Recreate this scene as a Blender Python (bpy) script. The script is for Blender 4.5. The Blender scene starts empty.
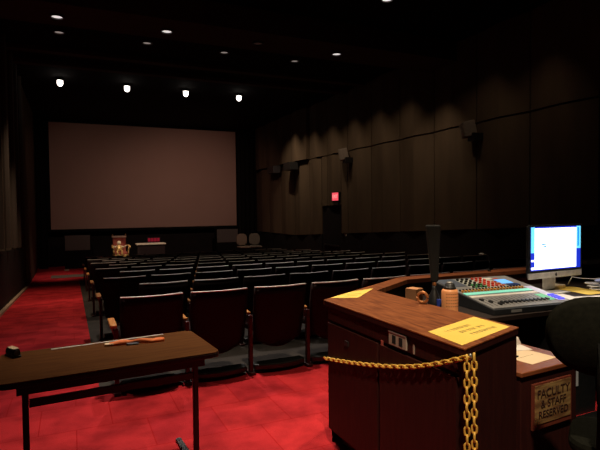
import bpy, bmesh, math, random
from mathutils import Vector, Matrix
random.seed(7)
scene = bpy.context.scene
COL = scene.collection
# ------------------------------------------------------------------ camera
th, pt, ro = math.radians(24.4), math.radians(1.8), math.radians(0.6)
F = Vector((math.sin(th)*math.cos(pt), math.cos(th)*math.cos(pt), -math.sin(pt)))
R0 = Vector((math.cos(th), -math.sin(th), 0)); U0 = R0.cross(F)
R = R0*math.cos(ro) - U0*math.sin(ro); U = U0*math.cos(ro) + R0*math.sin(ro)
cd = bpy.data.cameras.new('camera'); cam = bpy.data.objects.new('camera', cd); COL.objects.link(cam)
cd.sensor_width = 36; cd.lens = 36*504/600; cd.clip_start = .05; cd.clip_end = 100
cam.matrix_world = Matrix(((R.x, U.x, -F.x, 0), (R.y, U.y, -F.y, 0), (R.z, U.z, -F.z, 1.6), (0, 0, 0, 1)))
scene.camera = cam
# ------------------------------------------------------------------ world, exposure
w = bpy.data.worlds.new('world'); scene.world = w; w.use_nodes = True
w.node_tree.nodes['Background'].inputs[0].default_value = (.02, .018, .016, 1)
w.node_tree.nodes['Background'].inputs[1].default_value = .3
vs = scene.view_settings
vs.view_transform = 'Standard'; vs.look = 'None'; vs.gamma = 1; vs.exposure = 0.0; vs.use_curve_mapping = False
scene.cycles.max_bounces = 5; scene.cycles.diffuse_bounces = 3; scene.cycles.glossy_bounces = 3
scene.cycles.sample_clamp_indirect = 3; scene.cycles.caustics_reflective = False; scene.cycles.caustics_refractive = False
scene.cycles.use_denoising = True

WARM = (1, .80, .58)
def spot(loc, target, power, angle, blend=.6, color=WARM, radius=.08):
    ld = bpy.data.lights.new('spot', 'SPOT'); ld.energy = power; ld.spot_size = math.radians(angle); ld.spot_blend = blend
    ld.color = color; ld.shadow_soft_size = radius
    o = bpy.data.objects.new('spot_light', ld); COL.objects.link(o); o.location = loc
    o.rotation_euler = (Vector(target)-Vector(loc)).to_track_quat('-Z', 'Y').to_euler()
    return o
CEIL = 5.5
# the house downlights over the rear carpet, the table and the console
spot((1.35, 4.95, 5.34), (1.35, 3.95, 0), 700, 52, .9, (1, .83, .66))
spot((3.0, 3.3, 5.34), (2.6, 2.7, .9), 520, 56, .9, (1, .80, .55))
spot((.35, -.2, 5.34), (1.85, 1.95, .65), 1000, 33, 1, (1, .80, .55))
spot((-.15, 4.95, 5.34), (-.3, 4.3, 0), 160, 50, .9, (1, .8, .7))
# downlights over the seats and aisle
spot((1.69, 12.2, 5.4), (1.9, 10.4, -.3), 320, 80, .8)
spot((5.43, 12.2, 5.4), (5.0, 10.6, -.3), 240, 80, .8)
spot((5.45, 7.98, 5.4), (4.0, 7.4, 0), 330, 54, .8, (1, .88, .82))
spot((1.60, 7.98, 5.4), (1.5, 6.4, 0), 420, 80, .8, (1, .88, .82))
spot((-.15, 12.2, 5.4), (-.6, 13.9, -.5), 520, 52, .9, (1, .70, .48))
spot((-.21, 15.9, 5.4), (-.40, 20.6, -.8), 700, 22, .9, (1, .75, .6))
spot((-.15, 9.95, 4.95), (-.75, 11.0, -.3), 150, 60, .9, (1, .75, .55))
# wall washers along the right wall
for k in range(9):
    wy = 7.35+1.462*k; wp = (14, 18, 60, 46, 52, 60, 70, 95, 120)[k]
    spot((6.96, wy-.9, 4.98 if k == 2 else 5.42), (8.4, wy+.1, 1.6), wp*1.25, 72, 1, (1, .75, .52), .05)
spot((3.6, 1.6, 5.34), (3.8, 2.9, .85), 420, 24, 1, (1, .84, .66))  # no wall washer: extra unseen lamp added to brighten the desk papers
# stage lamps
spot((-.21, 16.4, 5.1), (1.6, 23.4, 1.4), 130, 80, 1, (1, .62, .50))
spot((1.65, 16.4, 5.1), (1.74, 20.4, .2), 900, 13, .6, (1, .78, .5))
spot((3.45, 16.4, 5.1), (2.85, 20.6, .2), 480, 16, .6, (1, .8, .62))
spot((5.23, 16.4, 5.1), (5.4, 23.2, 1.0), 330, 85, 1, (1, .58, .46))

# ------------------------------------------------------------------ materials
def mat(name, col, rough=.6, metal=0, col2=None, scale=8, bump=0, emit=0, stretch=None, spec=.5, detail=3, coat=0, sharp=None):
    m = bpy.data.materials.new(name); m.use_nodes = True; nt = m.node_tree; b = nt.nodes['Principled BSDF']
    b.inputs['Base Color'].default_value = (*col, 1); b.inputs['Roughness'].default_value = rough; b.inputs['Metallic'].default_value = metal
    b.inputs['Specular IOR Level'].default_value = spec; b.inputs['Coat Weight'].default_value = coat
    if emit:
        b.inputs['Emission Color'].default_value = (*col, 1); b.inputs['Emission Strength'].default_value = emit
    tc = nt.nodes.new('ShaderNodeTexCoord'); mp = nt.nodes.new('ShaderNodeMapping'); n = nt.nodes.new('ShaderNodeTexNoise')
    nt.links.new(tc.outputs['Object'], mp.inputs[0]); nt.links.new(mp.outputs[0], n.inputs['Vector'])
    if stretch: mp.inputs['Scale'].default_value = stretch
    n.inputs['Scale'].default_value = scale; n.inputs['Detail'].default_value = detail
    if col2 is not None:
        r = nt.nodes.new('ShaderNodeValToRGB'); nt.links.new(n.outputs[0], r.inputs[0])
        lo, hi = sharp or (.35, .65)
        r.color_ramp.elements[0].position = lo; r.color_ramp.elements[1].position = hi
        r.color_ramp.elements[0].color = (*col, 1); r.color_ramp.elements[1].color = (*col2, 1)
        nt.links.new(r.outputs[0], b.inputs['Base Color'])
    if bump:
        bp = nt.nodes.new('ShaderNodeBump'); bp.inputs['Strength'].default_value = bump; bp.inputs['Distance'].default_value = .01
        nt.links.new(n.outputs[0], bp.inputs['Height']); nt.links.new(bp.outputs[0], b.inputs['Normal'])
    return m
def carpet_mat():
    m = mat('red_carpet', (.5, .02, .02), .95, spec=.1); nt = m.node_tree; b = nt.nodes['Principled BSDF']
    tc = nt.nodes['Texture Coordinate']
    br = nt.nodes.new('ShaderNodeTexBrick'); br.inputs['Scale'].default_value = 1.0
    br.inputs['Brick Width'].default_value = .5; br.inputs['Row Height'].default_value = .5; br.inputs['Mortar Size'].default_value = .004
    br.inputs['Color1'].default_value = (.58, .030, .034, 1); br.inputs['Color2'].default_value = (.47, .022, .030, 1); br.inputs['Mortar'].default_value = (.44, .012, .014, 1)
    nt.links.new(tc.outputs['Object'], br.inputs['Vector'])
    n = nt.nodes['Noise Texture']; n.inputs['Scale'].default_value = 3.2; n.inputs['Detail'].default_value = 6
    r = nt.nodes.new('ShaderNodeValToRGB'); nt.links.new(n.outputs[0], r.inputs[0])
    r.color_ramp.elements[0].position = .35; r.color_ramp.elements[0].color = (.58, .52, .55, 1)
    r.color_ramp.elements[1].position = .6; r.color_ramp.elements[1].color = (1, 1, 1, 1)
    mx = nt.nodes.new('ShaderNodeMix'); mx.data_type = 'RGBA'; mx.blend_type = 'MULTIPLY'; mx.inputs[0].default_value = 1
    nt.links.new(br.outputs[0], mx.inputs[6]); nt.links.new(r.outputs[0], mx.inputs[7]); nt.links.new(mx.outputs[2], b.inputs['Base Color'])
    n2 = nt.nodes.new('ShaderNodeTexNoise'); n2.inputs['Scale'].default_value = 120; bp = nt.nodes.new('ShaderNodeBump'); bp.inputs['Strength'].default_value = .35; bp.inputs['Distance'].default_value = .01
    nt.links.new(tc.outputs['Object'], n2.inputs['Vector']); nt.links.new(n2.outputs[0], bp.inputs['Height']); nt.links.new(bp.outputs[0], b.inputs['Normal'])
    return m
CARPET = carpet_mat()
CONCRETE = mat('grey_concrete', (.020, .014, .009), .85, col2=(.034, .025, .017), scale=4, bump=.1)
WALL = mat('brown_wall_fabric', (.10, .07, .046), .9, col2=(.125, .088, .056), scale=2.5, spec=.15, stretch=(1, 1, .25))
WALLDARK = mat('black_wall', (.010, .009, .009), .8, col2=(.014, .012, .012), scale=3, spec=.2)
CEILM = mat('black_ceiling', (.006, .005, .005), .9, col2=(.009, .007, .007), scale=2, spec=.1)
BEAMM = mat('dark_brown_beam', (.06, .038, .026), .8, spec=.2)
SCREENM = mat('projection_screen', (.44, .31, .25), .85, col2=(.46, .325, .265), scale=.6, spec=.15)
BLACK = mat('black_plastic', (.012, .012, .013), .45, col2=(.018, .018, .018), scale=30)
BLACKSOFT = mat('black_fabric', (.006, .006, .006), .9, col2=(.010, .010, .009), scale=60, bump=.1, spec=.08)
GREYFAB = mat('olive_black_mesh', (.008, .008, .006), .9, col2=(.011, .011, .008), scale=50, bump=.1, spec=.04)
SEATM = mat('maroon_seat_shell', (.006, .0022, .0022), .7, col2=(.009, .0028, .0028), scale=5, spec=.25)
SEATCLOTH = mat('dark_seat_cloth', (.016, .006, .007), .9, col2=(.022, .01, .01), scale=50, bump=.15, spec=.1)
TRIMM = mat('pale_glint_trim', (.74, .70, .65), .4, col2=(.82, .78, .73), scale=8)
POSTM = mat('oxblood_enamel', (.03, .005, .005), .45, col2=(.045, .008, .007), scale=6)
ARMWOOD = mat('varnished_arm_wood', (.50, .20, .055), .35, col2=(.62, .27, .08), scale=10, stretch=(6, 1, 6))
PANM = mat('black_rubber', (.010, .011, .010), .4, col2=(.014, .015, .014), scale=8)
TABLEM = mat('brown_table_laminate', (.088, .032, .009), .85, col2=(.125, .048, .013), scale=9, stretch=(.6, 8, 1), spec=.04)
TABLEEDGE = mat('table_edge_black', (.012, .009, .008), .5)
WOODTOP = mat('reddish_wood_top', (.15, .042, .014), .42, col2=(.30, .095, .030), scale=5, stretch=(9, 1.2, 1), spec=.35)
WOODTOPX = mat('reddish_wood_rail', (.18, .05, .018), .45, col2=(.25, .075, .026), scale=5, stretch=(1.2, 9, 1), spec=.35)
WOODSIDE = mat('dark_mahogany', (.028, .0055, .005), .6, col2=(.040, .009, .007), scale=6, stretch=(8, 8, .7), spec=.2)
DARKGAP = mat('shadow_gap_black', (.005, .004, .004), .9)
YELLOW = mat('yellow_sheet', (.85, .60, .12), .8, col2=(.88, .64, .15), scale=4, spec=.1)
INK = mat('grey_brown_ink', (.28, .19, .04), .8)
WHITEP = mat('white_paper', (.80, .74, .68), .8, col2=(.84, .78, .72), scale=5, spec=.1)
CREAMP = mat('cream_paper', (.80, .62, .42), .8, col2=(.84, .66, .45), scale=5, spec=.1)
CHAINM = mat('yellow_plastic_chain', (.72, .42, .07), .35, col2=(.80, .48, .09), scale=20)
ORANGE = mat('orange_plastic', (.92, .38, .15), .4, col2=(.96, .42, .18), scale=10)
ORCLOTH = mat('orange_cloth', (.95, .20, .045), .8, col2=(.98, .26, .06), scale=30, bump=.2)
CREAM = mat('cream_tip', (.8, .6, .35), .6)
STEEL = mat('brushed_steel', (.55, .53, .50), .35, metal=.6, col2=(.62, .60, .57), scale=20)
ALU = mat('silver_aluminium', (.78, .75, .70), .5, metal=.1, col2=(.60, .58, .54), scale=15)
PLATE = mat('greyish_brown_plate', (.42, .34, .28), .45)
PINK = mat('pink_tab', (.45, .10, .08), .6)
COPPER = mat('copper_ring', (.55, .22, .08), .35, metal=.6)
BLUEM = mat('blue_cloth', (.01, .04, .32), .6)
DGREY = mat('dark_grey_vinyl', (.006, .006, .006), .85, col2=(.009, .008, .008), scale=12, stretch=(6, 6, .5))
GOLD = mat('gilded_wood', (.85, .58, .25), .4, metal=.3, col2=(.30, .15, .05), scale=16, sharp=(.45, .62))
REDVELVET = mat('red_velvet', (.42, .11, .08), .8, col2=(.26, .04, .03), scale=8)
PALE = mat('pale_ivory', (.85, .75, .6), .6, col2=(.75, .62, .48), scale=8)
TANF = mat('tan_upholstery', (.20, .165, .12), .9, col2=(.24, .20, .15), scale=30)
GRILLE = mat('grey_speaker_grille', (.10, .095, .085), .8, col2=(.13, .12, .11), scale=60)
SPKBOX = mat('taupe_speaker_box', (.20, .16, .13), .7, col2=(.23, .185, .15), scale=20)
SIGNWOOD = mat('brown_plaque', (.17, .085, .035), .5, col2=(.36, .23, .09), scale=5, stretch=(1.2, 1, 7), sharp=(.42, .6))
SIGNFRAME = mat('red_brown_border', (.16, .035, .02), .5)
SIGNINK = mat('dark_brown_lettering', (.035, .012, .008), .6)
BASEW = mat('light_wood_strip', (.36, .26, .18), .6, col2=(.44, .33, .22), scale=4, stretch=(1, .6, 1))
KRAFT = mat('cardboard', (.62, .28, .12), .8, col2=(.66, .31, .14), scale=6)
LENS_HI = mat('bright_lamp_lens', (1, .93, .82), emit=5.0)
LENS_MED = mat('soft_lamp_lens', (1, .90, .86), emit=.8)
LENS_DIM = mat('dim_lamp_lens', (.9, .78, .70), emit=.22)
LENS_OFF = mat('faint_lamp_lens', (.5, .35, .28), emit=.015)
EXITRED = mat('exit_panel_red', (1, .10, .14), emit=.85)
EXITTXT = mat('exit_letter_glow', (1, .42, .38), emit=1.0)
LEDRED = mat('red_led', (.35, .01, .03), emit=.35)
SCRWHITE = mat('screen_white', (.93, .97, 1.0), emit=2.4)
SCRBLUE = mat('screen_blue', (.02, .30, .85), emit=1.0, col2=(.05, .5, .9))
SCRDEEP = mat('screen_deep_blue', (.01, .03, .55), emit=1.0)
SCRCYAN = mat('screen_cyan', (.15, .65, .90), emit=1.3)
MIXGREY = mat('mixer_grey_panel', (.22, .215, .215), .5, col2=(.26, .255, .255), scale=10)
MIXDARK = mat('mixer_charcoal', (.020, .022, .026), .5)
MTEAL = mat('mixer_teal_strip', (.25, .85, .68), .5, emit=.25)
MWHITE = mat('mixer_white_strip', (.85, .80, .72), .5)
MGREEN = mat('mixer_green_strip', (.12, .60, .30), .5, emit=.1)
MBLUE = mat('mixer_violet_glow', (.10, .10, .95), .5, emit=.7)
MLAV = mat('mixer_lavender', (.62, .62, .85), .5)
MRED = mat('mixer_red_knob', (.80, .06, .03), .4)
MORANGE = mat('mixer_orange_knob', (.85, .35, .04), .4)
MLCD = mat('mixer_lcd_blue', (.15, .45, .95), .3, emit=.8)
CABLEW = mat('white_cable', (.75, .74, .78), .5)

# ------------------------------------------------------------------ mesh helpers
def MBM(): return bmesh.new()
def box(bm, x0, x1, y0, y1, z0, z1, M=None):
    vs_ = [bm.verts.new((x, y, z)) for x in (x0, x1) for y in (y0, y1) for z in (z0, z1)]
    for f in ((0, 1, 3, 2), (4, 6, 7, 5), (0, 4, 5, 1), (2, 3, 7, 6), (0, 2, 6, 4), (1, 5, 7, 3)): bm.faces.new([vs_[i] for i in f])
    if M: bmesh.ops.transform(bm, matrix=M, verts=vs_)
    return vs_
def prism(bm, pts, z0, z1, M=None):
    a = [bm.verts.new((x, y, z0)) for x, y in pts]; b = [bm.verts.new((x, y, z1)) for x, y in pts]; n = len(pts)
    bm.faces.new(a[::-1]); bm.faces.new(b)
    for i in range(n): bm.faces.new((a[i], a[(i+1) % n], b[(i+1) % n], b[i]))
    if M: bmesh.ops.transform(bm, matrix=M, verts=a+b)
    return a+b
def lathe(bm, prof, c=(0, 0, 0), seg=20, M=None):
    rings = []
    for r, z in prof: rings.append([bm.verts.new((c[0]+r*math.cos(2*math.pi*k/seg), c[1]+r*math.sin(2*math.pi*k/seg), c[2]+z)) for k in range(seg)])
    for i in range(len(rings)-1):
        for k in range(seg): bm.faces.new((rings[i][k], rings[i][(k+1) % seg], rings[i+1][(k+1) % seg], rings[i+1][k]))
    bm.faces.new(rings[0][::-1]); bm.faces.new(rings[-1])
    vv = [v for r_ in rings for v in r_]
    if M: bmesh.ops.transform(bm, matrix=M, verts=vv)
    return vv
def tube(bm, pts, r, seg=8, closed=False):
    pts = [Vector(p) for p in pts]; n = len(pts); rings = []; up = Vector((0, 0, 1))
    for i, p in enumerate(pts):
        a = pts[(i-1) % n] if (closed or i > 0) else p; b = pts[(i+1) % n] if (closed or i < n-1) else p
        t = (b-a).normalized(); s = t.cross(up)
        if s.length < .05: s = t.cross(Vector((1, 0, 0)))
        s.normalize(); q = s.cross(t)
        rr = r[i] if isinstance(r, (list, tuple)) else r
        rings.append([bm.verts.new(p + s*rr*math.cos(2*math.pi*k/seg) + q*rr*math.sin(2*math.pi*k/seg)) for k in range(seg)])
    for i in range(n if closed else n-1):
        A, B = rings[i], rings[(i+1) % n]
        for k in range(seg): bm.faces.new((A[k], A[(k+1) % seg], B[(k+1) % seg], B[k]))
    if not closed: bm.faces.new(rings[0][::-1]); bm.faces.new(rings[-1])
def obj(name, bm, m, parent=None, bevel=0, smooth=False, loc=None, kind=None):
    bmesh.ops.recalc_face_normals(bm, faces=bm.faces)
    me = bpy.data.meshes.new(name); bm.to_mesh(me); bm.free(); me.materials.append(m)
    o = bpy.data.objects.new(name, me); COL.objects.link(o)
    if smooth:
        for p in me.polygons: p.use_smooth = True
    if bevel:
        md = o.modifiers.new('bevel', 'BEVEL'); md.width = bevel; md.segments = 2; md.limit_method = 'ANGLE'
    if parent: o.parent = parent
    if loc: o.location = loc
    if kind: o['kind'] = kind
    return o
def struct(name, bm, m, **k): return obj(name, bm, m, kind='structure', **k)
def tag(o, label, cat, group=None):
    o['label'] = label; o['category'] = cat
    if group: o['group'] = group
    return o
def thing(name, label, cat, loc=(0, 0, 0), rz=0, group=None):
    o = bpy.data.objects.new(name, None); COL.objects.link(o); o.location = loc; o.rotation_euler = (0, 0, rz); o.empty_display_size = .05
    return tag(o, label, cat, group)
def B(*a): bm = MBM(); box(bm, *a); return bm
def dup(root, loc, label, rz=None, skip=()):
    c = root.copy(); COL.objects.link(c); c.location = loc; c['label'] = label
    if rz is not None: c.rotation_euler = (0, 0, rz)
    for ch in list(root.children):
        if ch.name.split('.')[0] in skip: continue
        k = ch.copy(); COL.objects.link(k); k.parent = c
        for g in ch.children:
            h = g.copy(); COL.objects.link(h); h.parent = k
    return c
def text_mesh(s, size, name, m, parent, M, extrude=.0015):
    cu = bpy.data.curves.new('lettering', 'FONT'); cu.body = s; cu.size = size; cu.extrude = extrude; cu.align_x = 'CENTER'; cu.align_y = 'CENTER'
    t = bpy.data.objects.new('tmp_text', cu); COL.objects.link(t)
    dg = bpy.context.evaluated_depsgraph_get(); me = bpy.data.meshes.new_from_object(t.evaluated_get(dg))
    bpy.data.objects.remove(t); me.materials.clear(); me.materials.append(m)
    me.transform(M)
    o = bpy.data.objects.new(name, me); COL.objects.link(o); o.parent = parent
    return o

# ------------------------------------------------------------------ room
SL, Y0, Y1 = .055, 4.68, 19.0
def fz(y): return -SL*(min(max(y, Y0), Y1)-Y0)
XL, XR, YB, YF = -1.3, 8.4, -3.6, 24.2
def slab(bm, x0, x1, ys, t=.15):
    for a, b in zip(ys[:-1], ys[1:]):
        v = [bm.verts.new(p) for p in ((x0, a, fz(a)-t), (x1, a, fz(a)-t), (x1, b, fz(b)-t), (x0, b, fz(b)-t), (x0, a, fz(a)), (x1, a, fz(a)), (x1, b, fz(b)), (x0, b, fz(b)))]
        for f in ((3, 2, 1, 0), (4, 5, 6, 7), (0, 1, 5, 4), (1, 2, 6, 5), (2, 3, 7, 6), (3, 0, 4, 7)): bm.faces.new([v[i] for i in f])
bm = MBM(); slab(bm, XL-.1, .2, [YB, Y0, Y1, YF]); slab(bm, .2, 7.2, [YB, Y0]); slab(bm, .2, 7.2, [Y1, YF]); slab(bm, 7.2, XR+.15, [YB, Y0, Y1, YF])
struct('floor', bm, CARPET)
bm = MBM(); slab(bm, .2, 7.2, [Y0, Y1]); struct('floor', bm, CONCRETE)
struct('ceiling', B(XL-.2, XR+.3, YB-.2, YF+.2, CEIL, CEIL+.15), CEILM)
struct('wall_back', B(XL-.1, XR+.15, YB-.15, YB, -.1, CEIL), WALLDARK)
struct('wall_front', B(XL-.1, XR+.15, YF, YF+.15, -1, CEIL), WALLDARK)
# ceiling beams
struct('trim_1', B(XL, XR, 9.35, 10.45, 5.05, CEIL), BEAMM)
bm = MBM()
for yy in (13.4, 14.6): box(bm, XL, XR, yy, yy+.25, 5.40, CEIL)
struct('trim_2', bm, BEAMM)
# left wall: plain far panel, ribbed section, dark dado
bm = MBM(); box(bm, XL-.15, XL-.04, YB, YF, -1.1, CEIL)
box(bm, XL-.04, XL, 17.6, 22.6, -.9, CEIL)
struct('wall_left', bm, WALL)
bm = MBM()
RIBM = mat('dim_brown_ribs', (.05, .037, .026), .85)
for yy in (10.3, 11.5, 12.8, 14.25, 15.3, 16.6):
    lathe(bm, [(.11, fz(yy)+1.25), (.11, CEIL-.01)], (XL-.03, yy, 0), 10)
struct('trim_3', bm, RIBM)
bm = MBM()
for a, b in ((YB, Y0), (Y0, 10), (10, 16.9)):
    v = [bm.verts.new(p) for x in (XL-.04, XL+.0) for p in ((x, a, fz(a)-.05), (x, b, fz(b)-.05), (x, b, fz(b)+1.2), (x, a, fz(a)+1.2))]
    for f in ((0, 1, 2, 3), (7, 6, 5, 4), (0, 4, 5, 1), (1, 5, 6, 2), (2, 6, 7, 3), (3, 7, 4, 0)): bm.faces.new([v[i] for i in f])
struct('trim_4', bm, WALLDARK)
def sloped_strip(name, x0, x1, y0, y1, h, m):
    bm = MBM(); n = 6; ys = [y0+(y1-y0)*i/n for i in range(n+1)]
    for a, b in zip(ys[:-1], ys[1:]):
        v = [bm.verts.new(p) for x in (x0, x1) for p in ((x, a, fz(a)), (x, b, fz(b)), (x, b, fz(b)+h), (x, a, fz(a)+h))]
        for f in ((0, 1, 2, 3), (7, 6, 5, 4), (0, 4, 5, 1), (1, 5, 6, 2), (2, 6, 7, 3), (3, 7, 4, 0)): bm.faces.new([v[i] for i in f])
    return struct(name, bm, m)
sloped_strip('baseboard_left', XL, XL+.07, 8, 17.2, .05, BASEW)
# right wall: shallow V panels with open joints, lower and upper course, black dado under them
seams = [4.4+1.462*k for k in range(-5, 14)]
door0, door1, doorz = 15.1, 16.55, 1.70
def vpanel(bm, a, b, z0, z1, off=0, z0b=None):
    a += .018; b -= .018; m_ = (a+b)/2; zb = z0 if z0b is None else z0b
    x0, xm, xw = XR-off, XR-off-.09, XR+.06
    pts = ((xw, a), (x0, a), (xm, m_), (x0, b), (xw, b))
    zs = [z0, z0, (z0+zb)/2, zb, zb]
    lo = [bm.verts.new((p[0], p[1], z)) for p, z in zip(pts, zs)]; hi = [bm.verts.new((*p, z1)) for p in pts]
    bm.faces.new(lo); bm.faces.new(hi[::-1])
    for i in range(5): bm.faces.new((lo[i], lo[(i+1) % 5], hi[(i+1) % 5], hi[i]))
bm = MBM()
box(bm, XR+.06, XR+.15, YB, YF, -1.1, CEIL)
for a, b in zip(seams[:-1], seams[1:]):
    da, db = fz(a)+1.33, fz(b)+1.33
    upper_off = .0 if b < 19 else .14
    vpanel(bm, a, b, 3.52, CEIL-.01, upper_off)
    if a < door1 and b > door0:
        if a < door0-.1: vpanel(bm, a, door0, da, 3.48, 0, fz(door0)+1.33)
        vpanel(bm, max(a, door0), min(b, door1), doorz+.02, 3.48)
        if b > door1+.1: vpanel(bm, door1, b, fz(door1)+1.33, 3.48, 0, db)
    else: vpanel(bm, a, b, da, 3.48, 0, db)
struct('wall_right', bm, WALL)
bm = MBM()
for a, b in ((YB, Y0), (Y0, door0), (door1, Y1), (Y1, YF)):
    v = [bm.verts.new(p) for x in (XR-.01, XR+.06) for p in ((x, a, fz(a)-.05), (x, b, fz(b)-.05), (x, b, fz(b)+1.31), (x, a, fz(a)+1.31))]
    for f in ((0, 1, 2, 3), (7, 6, 5, 4), (0, 4, 5, 1), (1, 5, 6, 2), (2, 6, 7, 3), (3, 7, 4, 0)): bm.faces.new([v[i] for i in f])
struct('trim_5', bm, WALLDARK)
d = struct('door_1', B(XR+.02, XR+.055, door0+.03, door1-.03, fz(door1)-.02, doorz-.01), WALLDARK)
obj('push_bar', B(XR-.03, XR+.02, door0+.12, door1-.2, .28, .34), BLACK, d)

# projection screen wall
t = thing('projection_screen', 'wide pale projection screen filling the far wall, unlit', 'screen', (3.3, 23.85, .82))
obj('screen_surface', B(-4.09, 4.09, -.02, .02, .02, 4.58), SCREENM, t)
bm = MBM(); box(bm, -4.2, 4.2, -.04, .05, -.09, .0195); box(bm, -4.2, 4.2, -.04, .05, 4.5805, 4.67); box(bm, -4.2, -4.0905, -.04, .05, .0195, 4.5805); box(bm, 4.0905, 4.2, -.04, .05, .0195, 4.5805)
obj('border', bm, BLACKSOFT, t)
obj('support_frame', B(-4.0, 4.0, .05, .34, -.05, 4.6), BLACKSOFT, t)
def drape(name, label, x0, x1, y):
    bm = MBM(); n = int((x1-x0)/.05); top = []
    fr, bk = [], []
    for i in range(n+1):
        x = x0+(x1-x0)*i/n; yy = y+.05*math.sin(i*1.35)
        fr.append((x, yy-.02)); bk.append((x, yy+.02))
    prism(bm, fr+bk[::-1], fz(y), CEIL-.005)
    return tag(obj(name, bm, BLACKSOFT), label, 'curtain')
drape('stage_curtain', 'black floor-length curtain left of the projection screen', XL+.02, -.92, 23.6)
drape('stage_curtain', 'black floor-length curtain right of the projection screen', 7.52, 8.32, 23.55)

# stage platform
SZ = -.43
t = thing('stage_platform', 'low black stage platform across the front below the screen', 'stage', (0, 0, fz(20)))
obj('deck', B(.75, 8.3, 19.95, 23.45, SZ-fz(20)-.05, SZ-fz(20)), WALLDARK, t)
obj('riser', B(.8, 8.25, 20.0, 23.4, 0, SZ-fz(20)-.05), WALLDARK, t)
tag(obj('floor_mat', B(-.72, .55, 20.0, 20.75, fz(20.5), fz(20.5)+.02), mat('grey_mat_rubber', (.14, .11, .08), .8), bevel=.006), 'grey rectangular mat crossing the red carpet at the front of the aisle', 'mat')
tag(obj('floor_marker', B(-.30, -.12, 22.3, 22.42, fz(22), fz(22)+.06), mat('tan_block', (.3, .22, .15))), 'small tan block on the carpet beyond the grey mat', 'block')
def floor_speaker(x0, x1, z1, label):
    t = thing('loudspeaker_cabinet', label, 'speaker', ((x0+x1)/2, 23.0, SZ if x0 > .7 else fz(23)), 0, 'grilled cabinets under the screen')
    h = z1-t.location.z; w_ = (x1-x0)/2
    obj('cabinet', B(-w_, w_, 0, .4, 0, h), BLACKSOFT, t, bevel=.01)
    obj('grille', B(-w_+.02, w_-.02, -.02, 0, max(.06, h-.64), h-.02), GRILLE, t)
floor_speaker(-.28, .72, .62, 'grey-grilled loudspeaker cabinet under the left corner of the screen')
floor_speaker(6.15, 7.2, .72, 'grey-grilled loudspeaker cabinet under the right corner of the screen')

# ------------------------------------------------------------------ ceiling downlights
def downlight(loc, lens, label, proto=[None]):
    t = thing('ceiling_downlight', label, 'ceiling light', loc, 0, 'downlights in the black ceiling')
    bm = MBM(); lathe(bm, [(.125, 0), (.125, -.030), (.096, -.030), (.096, 0)], seg=24); obj('trim_ring', bm, BLACK, t)
    bm = MBM(); lathe(bm, [(.092, -.002), (.092, -.008), (.07, -.010)], seg=24); obj('lens', bm, lens, t)
rowtxt = ['first from the left', 'second from the left', 'third from the left', 'rightmost']
for i, (x, l) in enumerate(zip((-.15, 1.75, 3.6, 5.45), (LENS_MED, LENS_MED, LENS_OFF, LENS_MED))):
    downlight((x, 9.95, 5.05), l, ('bright' if i != 2 else 'unlit') + ' recessed downlight in the brown ceiling beam, ' + rowtxt[i])
for i, x in enumerate((-.15, 1.69, 3.53, 5.43)):
    downlight((x, 12.2, CEIL), LENS_DIM, 'dim recessed downlight in the row just behind the ceiling beam, ' + rowtxt[i])
downlight((5.45, 7.98, CEIL), LENS_HI if False else LENS_MED, 'recessed downlight cut by the top edge of the picture, right of the beam')
for i, x in enumerate((-.21, 1.65, 3.45, 5.23)):
    t = thing('stage_lamp', 'bright white bowl lamp hanging before the screen, ' + rowtxt[i] + (' of four' if i in (0, 3) else ''), 'ceiling light', (x, 16.4, CEIL), 0, 'four bright lamps in a row before the screen')
    bm = MBM(); lathe(bm, [(.11, 0), (.11, -.075), (.082, -.075), (.082, 0)], seg=20); obj('housing', bm, BLACK, t)
    bm = MBM(); lathe(bm, [(.080, -.03), (.080, -.155), (.073, -.19), (.052, -.22), (.025, -.236), (.005, -.24)], seg=20); obj('bulb', bm, LENS_HI, t, smooth=True)
for i, wy in enumerate((10.55, 13.55, 16.6, 19.7)):
    pass

# ------------------------------------------------------------------ wall equipment on the right
def wall_speaker(y, z, s, label, tilt=.2, m=SPKBOX):
    t = thing('wall_speaker', label, 'speaker', (XR-.03, y, z))
    M = Matrix.Rotation(-.55, 4, 'Z') @ Matrix.Rotation(-tilt, 4, 'Y')
    bm = MBM(); box(bm, -s*1.15, -s*.35, -s*.5, s*.5, -s*.5, s*.5, M); obj('cabinet', bm, m, t, bevel=.015)
    bm = MBM(); box(bm, -s*1.2, -s*1.16, -s*.42, s*.42, -s*.42, s*.42, M); obj('grille', bm, m, t)
    bm = MBM(); box(bm, -s*.8, .01, -s*.28, s*.28, -s*.95, -s*.45); obj('wall_bracket', bm, BLACK, t)
wall_speaker(14.3, 3.42, .36, 'small taupe wall speaker mounted high above the exit door')
wall_speaker(8.65, 3.40, .34, 'dim square speaker on the nearer right wall above the monitor')
def dark_speaker(y, label):
    t = thing('hanging_speaker', label, 'speaker', (XR-.16, y, 3.50))
    bm = MBM(); v = prism(bm, [(-.3, -.35), (.0, -.45), (.0, .45), (-.3, .35)], -.32, -.02)
    obj('cabinet', bm, BLACK, t); obj('wall_bracket', B(-.02, .1, -.1, .1, -.2, .02), BLACK, t)
dark_speaker(18.75, 'small black box under the upper wall panels, the one nearer the exit door')
dark_speaker(20.6, 'small black box under the upper wall panels, the one nearer the screen')
t = thing('exit_sign', 'glowing pinkish-red exit sign above the dark doorway', 'exit sign', (XR-.04, 15.35, 2.02))
obj('housing', B(-.05, .03, -.23, .23, -.15, .15), BLACK, t)
obj('light_panel', B(-.06, -.0505, -.215, .215, -.135, .135), EXITRED, t)
text_mesh('EXIT', .17, 'lettering', EXITTXT, t, Matrix.Translation((-.063, 0, 0)) @ Matrix.Rotation(-math.pi/2, 4, 'Z') @ Matrix.Rotation(math.pi/2, 4, 'X'))
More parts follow.
